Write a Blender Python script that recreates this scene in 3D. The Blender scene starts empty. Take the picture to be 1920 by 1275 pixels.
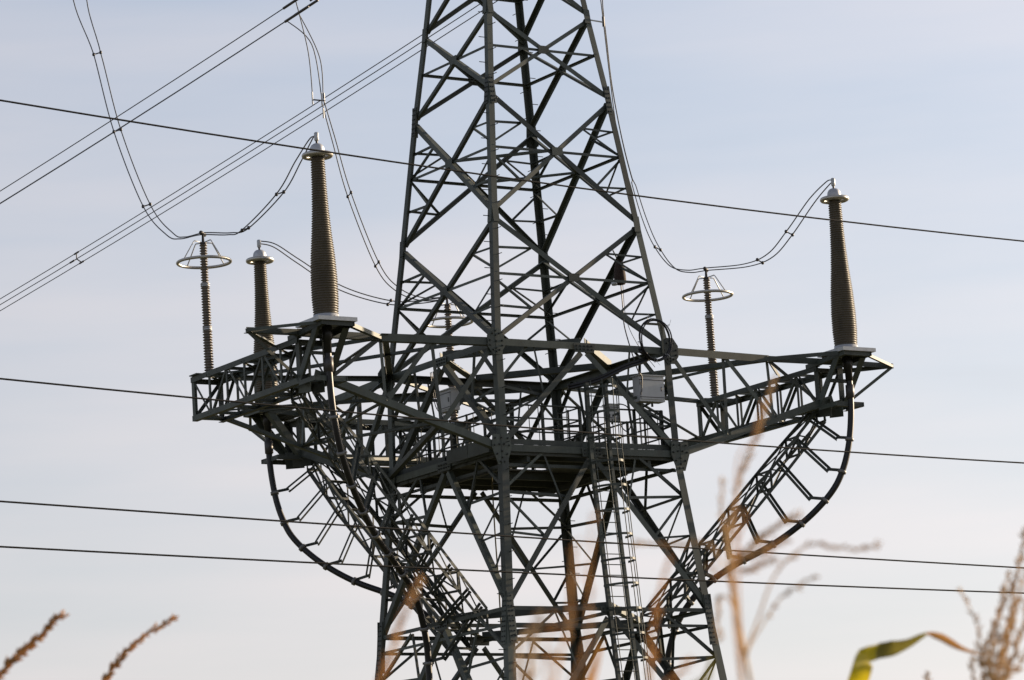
import bpy, bmesh, math, random
from mathutils import Vector, Matrix
random.seed(7)
V = Vector
scene = bpy.context.scene
COL = scene.collection

# ------------------------------------------------------------------ camera
AZ, EL, ROLL = math.radians(33.284), math.radians(10.541), math.radians(-3.581)
CAM = V((-56.234, -84.999, 1.8)); FPX = 7242.15
_d = V((math.sin(AZ)*math.cos(EL), math.cos(AZ)*math.cos(EL), math.sin(EL)))
_r = V((math.cos(AZ), -math.sin(AZ), 0)); _u = _r.cross(_d)
RIGHT = _r*math.cos(ROLL) + _u*math.sin(ROLL)
UP = -_r*math.sin(ROLL) + _u*math.cos(ROLL)
FWD = _d
cd = bpy.data.cameras.new('camera'); co = bpy.data.objects.new('camera', cd); COL.objects.link(co)
co.matrix_world = Matrix(((RIGHT.x, UP.x, -FWD.x, CAM.x), (RIGHT.y, UP.y, -FWD.y, CAM.y),
                          (RIGHT.z, UP.z, -FWD.z, CAM.z), (0, 0, 0, 1)))
cd.sensor_fit = 'HORIZONTAL'; cd.sensor_width = 36; cd.lens = FPX/1920*36
cd.clip_start = 0.1; cd.clip_end = 6000
cd.dof.use_dof = True; cd.dof.focus_distance = 104; cd.dof.aperture_fstop = 16
scene.camera = co

# ------------------------------------------------------------------ sky, sun, exposure
SUN_AZ, SUN_EL = math.radians(91), math.radians(13)
w = bpy.data.worlds.new('World'); scene.world = w; w.use_nodes = True
nt = w.node_tree; nt.nodes.clear()
sky = nt.nodes.new('ShaderNodeTexSky'); sky.sky_type = 'NISHITA'; sky.sun_disc = False
sky.sun_elevation = SUN_EL; sky.sun_rotation = SUN_AZ
sky.altitude = 200; sky.air_density = 1.0; sky.dust_density = 1.9; sky.ozone_density = 2.5
bg = nt.nodes.new('ShaderNodeBackground'); bg.inputs[1].default_value = 0.12
out = nt.nodes.new('ShaderNodeOutputWorld')
# thin cirrus veil mixed over the clear sky
tc = nt.nodes.new('ShaderNodeTexCoord'); mp = nt.nodes.new('ShaderNodeMapping')
mp.inputs['Scale'].default_value = (2.2, 2.2, 16)
mp.inputs['Rotation'].default_value = (0.06, -0.05, 0)
nz = nt.nodes.new('ShaderNodeTexNoise'); nz.inputs['Scale'].default_value = 2.6; nz.inputs['Detail'].default_value = 5
nz.inputs['Roughness'].default_value = 0.45
mr = nt.nodes.new('ShaderNodeMapRange'); mr.inputs[1].default_value = 0.35; mr.inputs[2].default_value = 0.75
mr.inputs[3].default_value = -0.10; mr.inputs[4].default_value = 0.12
hs = nt.nodes.new('ShaderNodeMix'); hs.data_type = 'RGBA'; hs.blend_type = 'MIX'
lum = nt.nodes.new('ShaderNodeRGBToBW'); comb = nt.nodes.new('ShaderNodeMix'); comb.data_type = 'RGBA'; comb.blend_type = 'MULTIPLY'
comb.inputs[0].default_value = 1; comb.inputs[7].default_value = (1.135*1.55, 1.028*1.55, 1.018*1.55, 1)
nt.links.new(tc.outputs['Generated'], mp.inputs[0]); nt.links.new(mp.outputs[0], nz.inputs['Vector'])
nt.links.new(nz.outputs[0], mr.inputs[0])
sp = nt.nodes.new('ShaderNodeSeparateXYZ'); nt.links.new(tc.outputs['Generated'], sp.inputs[0])
el = nt.nodes.new('ShaderNodeMapRange'); el.inputs[1].default_value = 0.02; el.inputs[2].default_value = 0.34
el.inputs[3].default_value = 0.92; el.inputs[4].default_value = 0.52     # the haze veil thins with height
ad = nt.nodes.new('ShaderNodeMath'); ad.operation = 'ADD'; ad.use_clamp = True
nt.links.new(sp.outputs[2], el.inputs[0]); nt.links.new(el.outputs[0], ad.inputs[0]); nt.links.new(mr.outputs[0], ad.inputs[1])
nt.links.new(ad.outputs[0], hs.inputs[0])
nt.links.new(sky.outputs[0], lum.inputs[0]); pw = nt.nodes.new('ShaderNodeMath'); pw.operation = 'POWER'; pw.inputs[1].default_value = 0.5   # high haze evens the brightness out
nt.links.new(lum.outputs[0], pw.inputs[0]); nt.links.new(pw.outputs[0], comb.inputs[6])
nt.links.new(sky.outputs[0], hs.inputs[6]); nt.links.new(comb.outputs[2], hs.inputs[7])
cl = nt.nodes.new('ShaderNodeMapRange'); cl.inputs[1].default_value = 0.3; cl.inputs[2].default_value = 0.75; cl.inputs[3].default_value = 0.93; cl.inputs[4].default_value = 1.09
nt.links.new(nz.outputs[0], cl.inputs[0])
vm = nt.nodes.new('ShaderNodeVectorMath'); vm.operation = 'SCALE'
nt.links.new(hs.outputs[2], vm.inputs[0]); nt.links.new(cl.outputs[0], vm.inputs['Scale']); nt.links.new(vm.outputs[0], bg.inputs[0]); nt.links.new(bg.outputs[0], out.inputs[0])
sl = bpy.data.lights.new('sun', 'SUN'); sl.energy = 5.0; sl.angle = math.radians(0.53); sl.color = (1, 0.80, 0.56)
so = bpy.data.objects.new('sun', sl); COL.objects.link(so)
SD = V((math.sin(SUN_AZ)*math.cos(SUN_EL), math.cos(SUN_AZ)*math.cos(SUN_EL), math.sin(SUN_EL)))
so.rotation_euler = SD.to_track_quat('Z', 'Y').to_euler()
so.location = SD*60 + V((0, 0, 30))
scene.view_settings.view_transform = 'Standard'; scene.view_settings.look = 'None'
scene.view_settings.exposure = 0.99; scene.view_settings.gamma = 1
scene.view_settings.use_curve_mapping = False

# ------------------------------------------------------------------ materials
def mat(name, col, rough=0.6, metal=0.0, var=0.25, scale=3.0, bump=0.0, col2=None, spec=0.4, trans=None, streak=False, bars=0.0):
    m = bpy.data.materials.new(name); m.use_nodes = True
    n = m.node_tree; b = n.nodes['Principled BSDF']
    b.inputs['Roughness'].default_value = rough; b.inputs['Metallic'].default_value = metal
    b.inputs['Specular IOR Level'].default_value = spec
    g = n.nodes.new('ShaderNodeNewGeometry'); t = n.nodes.new('ShaderNodeTexNoise')
    t.inputs['Scale'].default_value = scale; t.inputs['Detail'].default_value = 6; t.inputs['Roughness'].default_value = 0.65
    if streak:
        mpp = n.nodes.new('ShaderNodeMapping'); mpp.inputs['Scale'].default_value = (1, 1, 0.25)
        n.links.new(g.outputs['Position'], mpp.inputs[0]); n.links.new(mpp.outputs[0], t.inputs['Vector'])
    else:
        n.links.new(g.outputs['Position'], t.inputs['Vector'])
    r = n.nodes.new('ShaderNodeValToRGB'); r.color_ramp.elements[0].position = 0.3; r.color_ramp.elements[1].position = 0.72
    c2 = col2 or tuple(min(1, c*(1+var)) for c in col)
    c1 = tuple(c*(1-var) for c in col)
    r.color_ramp.elements[0].color = (*c1, 1); r.color_ramp.elements[1].color = (*c2, 1)
    n.links.new(t.outputs[0], r.inputs[0]); n.links.new(r.outputs[0], b.inputs['Base Color'])
    if bars:      # every bar weathers a little differently, with dull brown grime in places
        oi = n.nodes.new('ShaderNodeObjectInfo'); ml = n.nodes.new('ShaderNodeMapRange'); ml.inputs[3].default_value = 1-bars; ml.inputs[4].default_value = 1+bars
        vs_ = n.nodes.new('ShaderNodeVectorMath'); vs_.operation = 'SCALE'
        n.links.new(oi.outputs['Random'], ml.inputs[0]); n.links.new(r.outputs[0], vs_.inputs[0]); n.links.new(ml.outputs[0], vs_.inputs['Scale'])
        t2 = n.nodes.new('ShaderNodeTexNoise'); t2.inputs['Scale'].default_value = 5.5; t2.inputs['Detail'].default_value = 8; t2.inputs['Roughness'].default_value = 0.7
        n.links.new(g.outputs['Position'], t2.inputs['Vector'])
        m2 = n.nodes.new('ShaderNodeMapRange'); m2.inputs[1].default_value = 0.58; m2.inputs[2].default_value = 0.74; m2.inputs[3].default_value = 0; m2.inputs[4].default_value = 0.55
        mxx = n.nodes.new('ShaderNodeMix'); mxx.data_type = 'RGBA'; mxx.inputs[7].default_value = (0.075, 0.058, 0.036, 1)
        n.links.new(t2.outputs[0], m2.inputs[0]); n.links.new(m2.outputs[0], mxx.inputs[0]); n.links.new(vs_.outputs[0], mxx.inputs[6]); n.links.new(mxx.outputs[2], b.inputs['Base Color'])
    if bump:
        bp = n.nodes.new('ShaderNodeBump'); bp.inputs['Strength'].default_value = bump; bp.inputs['Distance'].default_value = 0.01
        n.links.new(t.outputs[0], bp.inputs['Height']); n.links.new(bp.outputs[0], b.inputs['Normal'])
    if trans:
        tr = n.nodes.new('ShaderNodeBsdfTranslucent'); mx = n.nodes.new('ShaderNodeMixShader'); mx.inputs[0].default_value = trans
        n.links.new(r.outputs[0], tr.inputs[0]); n.links.new(b.outputs[0], mx.inputs[1]); n.links.new(tr.outputs[0], mx.inputs[2])
        n.links.new(mx.outputs[0], n.nodes['Material Output'].inputs[0])
    return m
STEEL = mat('green_grey_paint', (0.050, 0.059, 0.050), 0.6, 0, 0.32, 2.2, 0.1, streak=True, bars=0.35)
STEEL2 = mat('green_grey_paint_dull', (0.041, 0.047, 0.040), 0.65, 0, 0.3, 2.6, 0.1, streak=True, bars=0.35)
GALV = mat('galvanised_steel', (0.44, 0.45, 0.46), 0.5, 0.25, 0.18, 6)
BOLT = mat('bolt_steel', (0.038, 0.042, 0.040), 0.5, 0.3, 0.2, 20)
SILI = mat('grey_brown_silicone', (0.078, 0.064, 0.044), 0.42, 0, 0.3, 3.5, col2=(0.10, 0.082, 0.057), spec=0.4, streak=True)
PORC = mat('brown_porcelain', (0.125, 0.105, 0.088), 0.32, 0, 0.2, 4, col2=(0.165, 0.14, 0.118))
ALU = mat('cast_aluminium', (0.40, 0.41, 0.43), 0.5, 0.5, 0.12, 5)
RINGM = mat('brushed_aluminium_tube', (0.42, 0.40, 0.36), 0.38, 0.7, 0.12, 6)
CABLE = mat('black_cable_sheath', (0.010, 0.010, 0.011), 0.45, 0, 0.2, 8)
WIRE = mat('stranded_aluminium_wire', (0.075, 0.077, 0.082), 0.6, 0.3, 0.2, 30)
DWIRE = mat('dark_weathered_wire', (0.010, 0.010, 0.011), 0.8, 0.0, 0.2, 10, spec=0.1)
FITT = mat('dark_fitting', (0.06, 0.056, 0.056), 0.5, 0.4, 0.2, 15)
CABI = mat('light_grey_cabinet_paint', (0.37, 0.38, 0.39), 0.5, 0, 0.1, 4)
SACK = mat('dark_brown_canvas', (0.035, 0.020, 0.016), 0.85, 0, 0.3, 12)
ROPE = mat('rope_fibre', (0.10, 0.085, 0.045), 0.9, 0, 0.35, 25)
CLAMP = mat('cable_clamp_alloy', (0.17, 0.165, 0.16), 0.55, 0.3, 0.2, 10)
GRATE = mat('grating_steel', (0.06, 0.063, 0.058), 0.65, 0.2, 0.3, 4)
CONC = mat('concrete', (0.36, 0.35, 0.33), 0.9, 0, 0.2, 3, 0.2)
SOIL = mat('field_soil', (0.10, 0.085, 0.05), 0.95, 0, 0.4, 0.6, 0.3, col2=(0.12, 0.13, 0.05))
STALK = mat('maize_stalk', (0.34, 0.27, 0.11), 0.7, 0, 0.3, 18, col2=(0.48, 0.36, 0.17))
TASS = mat('dry_maize_tassel', (0.60, 0.35, 0.14), 0.8, 0, 0.3, 45, col2=(0.80, 0.54, 0.26), trans=0.5)
TASG = mat('grey_dry_maize_tassel', (0.58, 0.40, 0.22), 0.8, 0, 0.3, 45, col2=(0.74, 0.58, 0.36), trans=0.5)
LEAF = mat('yellowing_maize_leaf', (0.50, 0.43, 0.012), 0.5, 0, 0.25, 14, col2=(0.66, 0.50, 0.02), trans=0.55)
LEAFD = mat('dry_maize_leaf', (0.50, 0.24, 0.06), 0.75, 0, 0.35, 20, trans=0.35)
LEAFG = mat('green_maize_leaf', (0.20, 0.175, 0.035), 0.55, 0, 0.3, 14, trans=0.3)

# ------------------------------------------------------------------ helpers
def link(name, me, m=None, parent=None, M=None):
    o = bpy.data.objects.new(name, me); COL.objects.link(o)
    if m and me and not me.materials: me.materials.append(m)
    if M is not None: o.matrix_world = M
    if parent: 
        o.parent = parent
        o.matrix_parent_inverse = PINV.get(parent.name, Matrix())
    return o
PINV = {}
def thing(name, label, cat, loc=(0, 0, 0), group=None):
    o = bpy.data.objects.new(name, None); COL.objects.link(o); o.location = loc
    o.empty_display_size = 0.3
    o['label'] = label; o['category'] = cat
    if group: o['group'] = group
    PINV[o.name] = Matrix.Translation(-V(loc))
    return o
def tag(o, label, cat, group=None):
    o['label'] = label; o['category'] = cat
    if group: o['group'] = group
    return o
def mesh(name, vs, fs, smooth=False):
    me = bpy.data.meshes.new(name); me.from_pydata([tuple(v) for v in vs], [], fs); me.update()
    if smooth:
        me.polygons.foreach_set('use_smooth', [True]*len(me.polygons))
    return me
_L = {}
def lmesh(w, t, m):
    k = (round(w, 3), round(t, 3), m.name)
    if k not in _L:
        p = [(0, 0), (w, 0), (w, t), (t, t), (t, w), (0, w)]
        vs = [(a, b, z) for z in (0, 1) for a, b in p]
        fs = [[i, (i+1) % 6, (i+1) % 6+6, i+6] for i in range(6)] + [[3, 2, 1, 0], [5, 4, 3, 0], [6, 7, 8, 9], [6, 9, 10, 11]]
        me = mesh('angle_section', vs, fs); me.materials.append(m); _L[k] = me
    return _L[k]
def frame(d, hint):
    n = hint - d*hint.dot(d)
    if n.length < 1e-4: n = d.orthogonal()
    return n.normalized()
def langle(name, p1, p2, e1, e2, w, parent, m=None, t=None):
    """steel angle: corner runs p1-p2, flanges along e1 and e2"""
    m = m or STEEL; p1 = V(p1); p2 = V(p2); d = p2-p1; L = d.length; d.normalize()
    e1 = frame(d, V(e1)); e2 = V(e2); e2 = e2 - e1*e2.dot(e1); e2 = frame(d, e2)
    if e1.cross(e2).dot(d) < 0: e1, e2 = e2, e1
    z = d*L
    M = Matrix(((e1.x, e2.x, z.x, p1.x), (e1.y, e2.y, z.y, p1.y), (e1.z, e2.z, z.z, p1.z), (0, 0, 0, 1)))
    return link(name, lmesh(w, t or max(0.008, w*0.09), m), None, parent, M)
def brace(name, p1, p2, w, n, parent, m=None, off=0.0, flip=1):
    """angle brace whose flat flange faces n (outward), centred on its axis"""
    p1 = V(p1); p2 = V(p2); d = (p2-p1).normalized(); n = frame(d, V(n)); s = d.cross(n)*flip
    sh = -s*w/2 + n*off
    return langle(name, p1+sh, p2+sh, s, -n, w, parent, m)
_B = {}
def bar(name, p1, p2, a, b, up, parent, m=None):
    """rectangular bar a wide, b deep (b along up)"""
    m = m or STEEL
    k = m.name
    if k not in _B:
        vs = [(x, y, z) for z in (0, 1) for x, y in ((-.5, -.5), (.5, -.5), (.5, .5), (-.5, .5))]
        fs = [[3, 2, 1, 0], [4, 5, 6, 7]] + [[i, (i+1) % 4, (i+1) % 4+4, i+4] for i in range(4)]
        me = mesh('bar', vs, fs); me.materials.append(m); _B[k] = me
    p1 = V(p1); p2 = V(p2); d = p2-p1; L = d.length; d.normalize(); u = frame(d, V(up)); s = u.cross(d)
    s = s*a; u2 = u*b; z = d*L
    M = Matrix(((s.x, u2.x, z.x, p1.x), (s.y, u2.y, z.y, p1.y), (s.z, u2.z, z.z, p1.z), (0, 0, 0, 1)))
    return link(name, _B[k], None, parent, M)
_R = {}
def rod(name, p1, p2, r, parent, m=None, seg=8):
    m = m or STEEL; k = (m.name, seg)
    if k not in _R:
        vs = [(math.cos(6.28319*i/seg), math.sin(6.28319*i/seg), z) for z in (0, 1) for i in range(seg)]
        fs = [[i, (i+1) % seg, (i+1) % seg+seg, i+seg] for i in range(seg)] + [list(range(seg))[::-1], list(range(seg, 2*seg))]
        me = mesh('rod', vs, fs, True); me.materials.append(m); _R[k] = me
    p1 = V(p1); p2 = V(p2); d = p2-p1; L = d.length; d.normalize(); e1 = d.orthogonal().normalized(); e2 = d.cross(e1)
    e1 = e1*r; e2 = e2*r; z = d*L
    M = Matrix(((e1.x, e2.x, z.x, p1.x), (e1.y, e2.y, z.y, p1.y), (e1.z, e2.z, z.z, p1.z), (0, 0, 0, 1)))
    return link(name, _R[k], None, parent, M)
def smoothpath(pts, n=8):
    P = [V(p) for p in pts]; out = []
    for i in range(len(P)-1):
        p0 = P[max(i-1, 0)]; p1 = P[i]; p2 = P[i+1]; p3 = P[min(i+2, len(P)-1)]
        for k in range(n):
            t = k/n
            out.append(0.5*((2*p1)+(p2-p0)*t+(2*p0-5*p1+4*p2-p3)*t*t+(3*p1-p0-3*p2+p3)*t**3))
    out.append(P[-1]); return out
def tube(P, r, seg=8, closed=False):
    """vertices and faces of a tube along P; r a number or one per point"""
    vs = []; fs = []; n = len(P)
    t0 = (P[1]-P[0]).normalized(); e = t0.orthogonal().normalized()
    for i, p in enumerate(P):
        if closed: t = (P[(i+1) % n]-P[i-1]).normalized()
        else: t = (P[min(i+1, n-1)]-P[max(i-1, 0)]).normalized()
        e = (e - t*e.dot(t)).normalized(); f = t.cross(e)
        rr = r[i] if isinstance(r, (list, tuple)) else r
        for k in range(seg):
            a = 2*math.pi*k/seg; vs.append(p + (e*math.cos(a)+f*math.sin(a))*rr)
    m = n if closed else n-1
    for i in range(m):
        j = (i+1) % n
        for k in range(seg): fs.append([i*seg+k, i*seg+(k+1) % seg, j*seg+(k+1) % seg, j*seg+k])
    if not closed: fs += [list(range(seg))[::-1], list(range((n-1)*seg, n*seg))]
    return vs, fs
def tubeobj(name, P, r, m, parent=None, seg=8, closed=False):
    vs, fs = tube(P, r, seg, closed)
    return link(name, mesh(name, vs, fs, True), m, parent)
def lathe(name, prof, m, parent, loc, seg=32, smooth=True):
    vs = []; fs = []
    for r, z in prof:
        for k in range(seg):
            a = 2*math.pi*k/seg; vs.append((r*math.cos(a), r*math.sin(a), z))
    for i in range(len(prof)-1):
        for k in range(seg): fs.append([i*seg+k, i*seg+(k+1) % seg, (i+1)*seg+(k+1) % seg, (i+1)*seg+k])
    fs += [list(range(seg))[::-1], list(range((len(prof)-1)*seg, len(prof)*seg))]
    me = mesh(name, vs, fs, False)
    if smooth: me.polygons.foreach_set('use_smooth', [True]*(len(me.polygons)-2)+[False]*2)
    return link(name, me, m, parent, Matrix.Translation(V(loc)))
def plate(name, c, ex, ey, poly, th, m, parent, bolts=None, bl=0.03):
    """flat plate: polygon poly (in ex, ey) at c, thickness th along ex x ey; bolts become one sub-part"""
    ex = V(ex).normalized(); ey = V(ey); ey = (ey-ex*ey.dot(ex)).normalized(); n = ex.cross(ey); c = V(c)
    k = len(poly)
    vs = [c+ex*x+ey*y for x, y in poly] + [c+ex*x+ey*y+n*th for x, y in poly]
    fs = [list(range(k))[::-1], list(range(k, 2*k))] + [[i, (i+1) % k, (i+1) % k+k, i+k] for i in range(k)]
    o = link(name, mesh(name, vs, fs), m, parent)
    if bolts:
        bv = []; bf = []
        for x, y in bolts:
            q = c+ex*x+ey*y+n*th; b0 = len(bv)
            for h, r in ((-.002, .026), (bl, .026), (bl, .014), (bl+.02, .014)):
                for i in range(6):
                    a = i*math.pi/3; bv.append(q+(ex*math.cos(a)+ey*math.sin(a))*r+n*h)
            for s in range(3):
                for i in range(6): bf.append([b0+s*6+i, b0+s*6+(i+1) % 6, b0+s*6+6+(i+1) % 6, b0+s*6+6+i])
            bf.append([b0+18+i for i in range(6)])
        bo = link('bolts', mesh('bolts', bv, bf), BOLT, o); bo['kind'] = 'stuff'
        bo.matrix_parent_inverse = Matrix()
        PM = parent.matrix_basis if parent else Matrix()
    return o

# ------------------------------------------------------------------ ground
def ground():
    N = 40; vs = []; fs = []
    R = 2600
    for i in range(N+1):
        for j in range(N+1):
            x = (i/N*2-1); y = (j/N*2-1)
            X = x*abs(x)*R; Y = y*abs(y)*R
            d = math.hypot(X, Y); z = 0 if d < 160 else 2.5*math.sin(X*.004)*math.cos(Y*.005)*min(1, (d-160)/300) - 0
            vs.append((X, Y, min(z, 0.6)))
    for i in range(N):
        for j in range(N): fs.append([i*(N+1)+j, (i+1)*(N+1)+j, (i+1)*(N+1)+j+1, i*(N+1)+j+1])
    o = link('ground', mesh('ground', vs, fs), SOIL); o['kind'] = 'structure'
ground()

# ------------------------------------------------------------------ the pylon body
LV = [('0', 0.0, 4.55), ('I', 4.0, 4.14), ('H', 8.5, 3.68), ('G', 13.068, 3.195), ('E', 17.267, 2.805), ('D', 20.054, 2.75),
      ('C', 23.563, 2.343), ('B', 27.054, 1.955), ('A', 29.441, 1.653), ('T', 31.7, 1.39), ('U', 33.9, 1.15), ('W', 36.0, 0.92)]
Z = {k: z for k, z, a in LV}
def half(z):
    for (k0, z0, a0), (k1, z1, a1) in zip(LV[:-1], LV[1:]):
        if z <= z1: return a0+(a1-a0)*(z-z0)/(z1-z0)
    return LV[-1][2]
CORN = [(-1, -1), (1, -1), (1, 1), (-1, 1)]            # front, right, back, left leg
def corner(i, z):
    a = half(z); s = CORN[i % 4]; return V((s[0]*a, s[1]*a, z))
def FP(face, u, z):                                     # point on a face, u -1..1 from leg i to leg i+1
    return corner(face, z).lerp(corner(face+1, z), (u+1)/2)
FN = [V((0, -1, 0)), V((1, 0, 0)), V((0, 1, 0)), V((-1, 0, 0))]
pylon = thing('pylon', 'tall dark green steel lattice pylon with box-beam crossarms at its waist', 'pylon')
LEGW = {'0': .25, 'I': .24, 'H': .225, 'G': .21, 'E': .20, 'D': .178, 'C': .172, 'B': .168, 'A': .165, 'T': .15, 'U': .14}
for i, s in enumerate(CORN):
    for (k0, z0, a0), (k1, z1, a1) in zip(LV[:-1], LV[1:]):
        langle('leg', corner(i, z0), corner(i, z1), (-s[0], 0, 0), (0, -s[1], 0), LEGW[k0], pylon, STEEL, 0.024)
    # footing
    b = corner(i, 0)
    vs = [(b.x+x*r, b.y+y*r, z) for r, z in ((.75, -.4), (.75, .12), (.45, .5)) for x, y in ((-1, -1), (1, -1), (1, 1), (-1, 1))]
    fs = [[3, 2, 1, 0], [8, 9, 10, 11]] + [[l*4+q, l*4+(q+1) % 4, l*4+4+(q+1) % 4, l*4+4+q] for l in (0, 1) for q in range(4)]
    link('footing', mesh('footing', vs, fs), CONC, pylon)
RW = 0.056
def hb(face, u0, u1, z, w, off=-0.045, name='horizontal_brace', z1=None):
    return brace(name, FP(face, u0, z), FP(face, u1, z if z1 is None else z1), w, FN[face], pylon, off=off)
def fb(name, face, q0, q1, w, off=-0.03, m=None, flip=1):
    return brace(name, FP(face, *q0), FP(face, *q1), w, FN[face], pylon, m, off=off, flip=flip)
def xpanel(k0, k1, wd, redund, ring=False):
    z0, z1 = Z[k0], Z[k1]; a0, a1 = half(z0), half(z1); H = z1-z0
    e = 0.10
    for f in range(4):
        fb('diagonal_brace', f, (-1+.03, z1-e), (1-.03, z0+e), wd, -.03)
        fb('diagonal_brace', f, (1-.03, z1-e), (-1+.03, z0+e), wd*.78, -.055-wd*.09, flip=1 if f == 3 else -1)
        # crossing height: similar triangles
        zc = z0+e+(H-2*e)*a0/(a0+a1)
        hb(f, -1, 1, zc, .072, -.09)
        plate('gusset_plate', FP(f, 0, zc)+FN[f]*-.03, FN[(f+1) % 4], (0, 0, 1), [(-.17, -.11), (.17, -.11), (.17, .11), (-.17, .11)], .012, STEEL, pylon)
        if redund:
            for sg in (-1, 1):
                zu = (z1-e+zc)/2; zl = (z0+e+zc)/2
                uu = sg*(half(z1)/2)/half(zu); ul = sg*(half(z0)/2)/half(zl)
                uu = sg*0.5*a1/half(zu)*1.0; ul = sg*0.5*a0/half(zl)*1.0
                fb('redundant_brace', f, (uu, zu), (sg*.985, zu-.03), RW, -.12)
                fb('redundant_brace', f, (uu, zu), (sg*.985, zc+.06), RW, -.14)
                fb('redundant_brace', f, (ul, zl), (sg*.985, zl+.03), RW, -.12)
                fb('redundant_brace', f, (ul, zl), (sg*.985, zc-.06), RW, -.14)
    if ring:
        for f in range(4):
            brace('plan_brace', FP(f, 0, zc)-FN[f]*.1, FP((f+1) % 4, 0, zc)-FN[(f+1) % 4]*.1, .075, (0, 0, -1), pylon, off=-.02)
        for f in range(4):
            pass
    return zc
zcs = {}
zcs['CD'] = xpanel('D', 'C', .146, True, False)
zcs['BC'] = xpanel('C', 'B', .138, True, True)
zcs['AB'] = xpanel('B', 'A', .126, False)
xpanel('A', 'T', .13, False); xpanel('T', 'U', .12, False); xpanel('U', 'W', .11, False)

def vpanel(ktop, kbot, w, rich=True):
    """inverted V from the middle of the top chord to the legs, with redundant members"""
    zt, zb = Z[ktop], Z[kbot]; H = zt-zb
    def vp(sg, t): # point on V limb
        z = zt-.1+(zb+.12-zt+.1)*t; x = half(zb)*.97*t; return (sg*x/half(z), z)
    for f in range(4):
        for sg in (-1, 1):
            fb('diagonal_brace', f, vp(sg, 0.03), vp(sg, 1), w, -.03)
            q = (sg*.52, zt-.06)
            if H > 3.5:
                v1, v2, v3 = vp(sg, .40), vp(sg, .60), vp(sg, .80)
                l1 = (sg*.985, zt-H*.27); l2 = (sg*.985, zt-H*.52); l3 = (sg*.985, zt-H*.76)
                fb('redundant_brace', f, q, l1, .075, -.10); fb('redundant_brace', f, q, vp(sg, .33), .055, -.12)
                fb('redundant_brace', f, vp(sg, .28), l1, .075, -.14)
                fb('redundant_brace', f, vp(sg, .55), l1, RW, -.10)
                fb('redundant_brace', f, vp(sg, .55), l2, RW, -.12)
                fb('redundant_brace', f, vp(sg, .76), l2, .06, -.14)
                fb('redundant_brace', f, vp(sg, .78), l3, .06, -.10)
            else:
                m_ = vp(sg, .48); l1 = (sg*.985, zt-H*.40); l2 = (sg*.985, zt-H*.72)
                fb('redundant_brace', f, (sg*.55, zt-.05), m_, RW, -.10)
                fb('redundant_brace', f, (sg*.62, zt-.05), l1, .08, -.13)
                fb('redundant_brace', f, m_, l1, .075, -.15)
                fb('redundant_brace', f, m_, l2, .055, -.12)
                fb('redundant_brace', f, vp(sg, .76), l2, .06, -.10)
        # apex gusset
        poly = [(-.34, .06), (.34, .06), (.30, -.17), (-.30, -.17)]
        bl = [(x, y) for x in (-.24, -.12, 0, .12, .24) for y in (.0, -.09)]
        plate('gusset_plate', FP(f, 0, zt)+FN[f]*.0, FN[(f+1) % 4], (0, 0, 1), poly, .016, STEEL, pylon, bl, .02)
vpanel('D', 'E', .155); vpanel('E', 'G', .148); vpanel('G', 'H', .16); vpanel('H', 'I', .16); vpanel('I', '0', .16)
for k, wv in (('D', .185), ('E', .18), ('G', .10), ('H', .11), ('I', .11)):
    for f in range(4):
        fb('chord', f, (-1, Z[k]), (1, Z[k]), wv, -.028)
for k in ('D', 'E', 'G', 'H'):
    for f in range(4):
        brace('plan_brace', FP(f, 0, Z[k])-FN[f]*.12, FP((f+1) % 4, 0, Z[k])-FN[(f+1) % 4]*.12, .20 if k != 'G' else .16, (0, 0, -1), pylon, off=-.03)
for f in (0, 1):   # crossed plan members carried at the ring below the platform
    brace('plan_brace', FP(f, 0, Z['G']-.12)-FN[f]*.14, FP(f+2, 0, Z['G']-.12)-FN[f+2]*.14, .1, (0, 0, -1), pylon, off=-.03*f)
# a second light ring just below the waist ring of the lower panel
for f in range(4):
    fb('horizontal_brace', f, (-.99, Z['G']-.42), (.99, Z['G']-.42), .075, -.06)
    fb('horizontal_brace', f, (-.97, Z['E']-.42), (.97, Z['E']-.42), .085, -.2)
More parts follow.
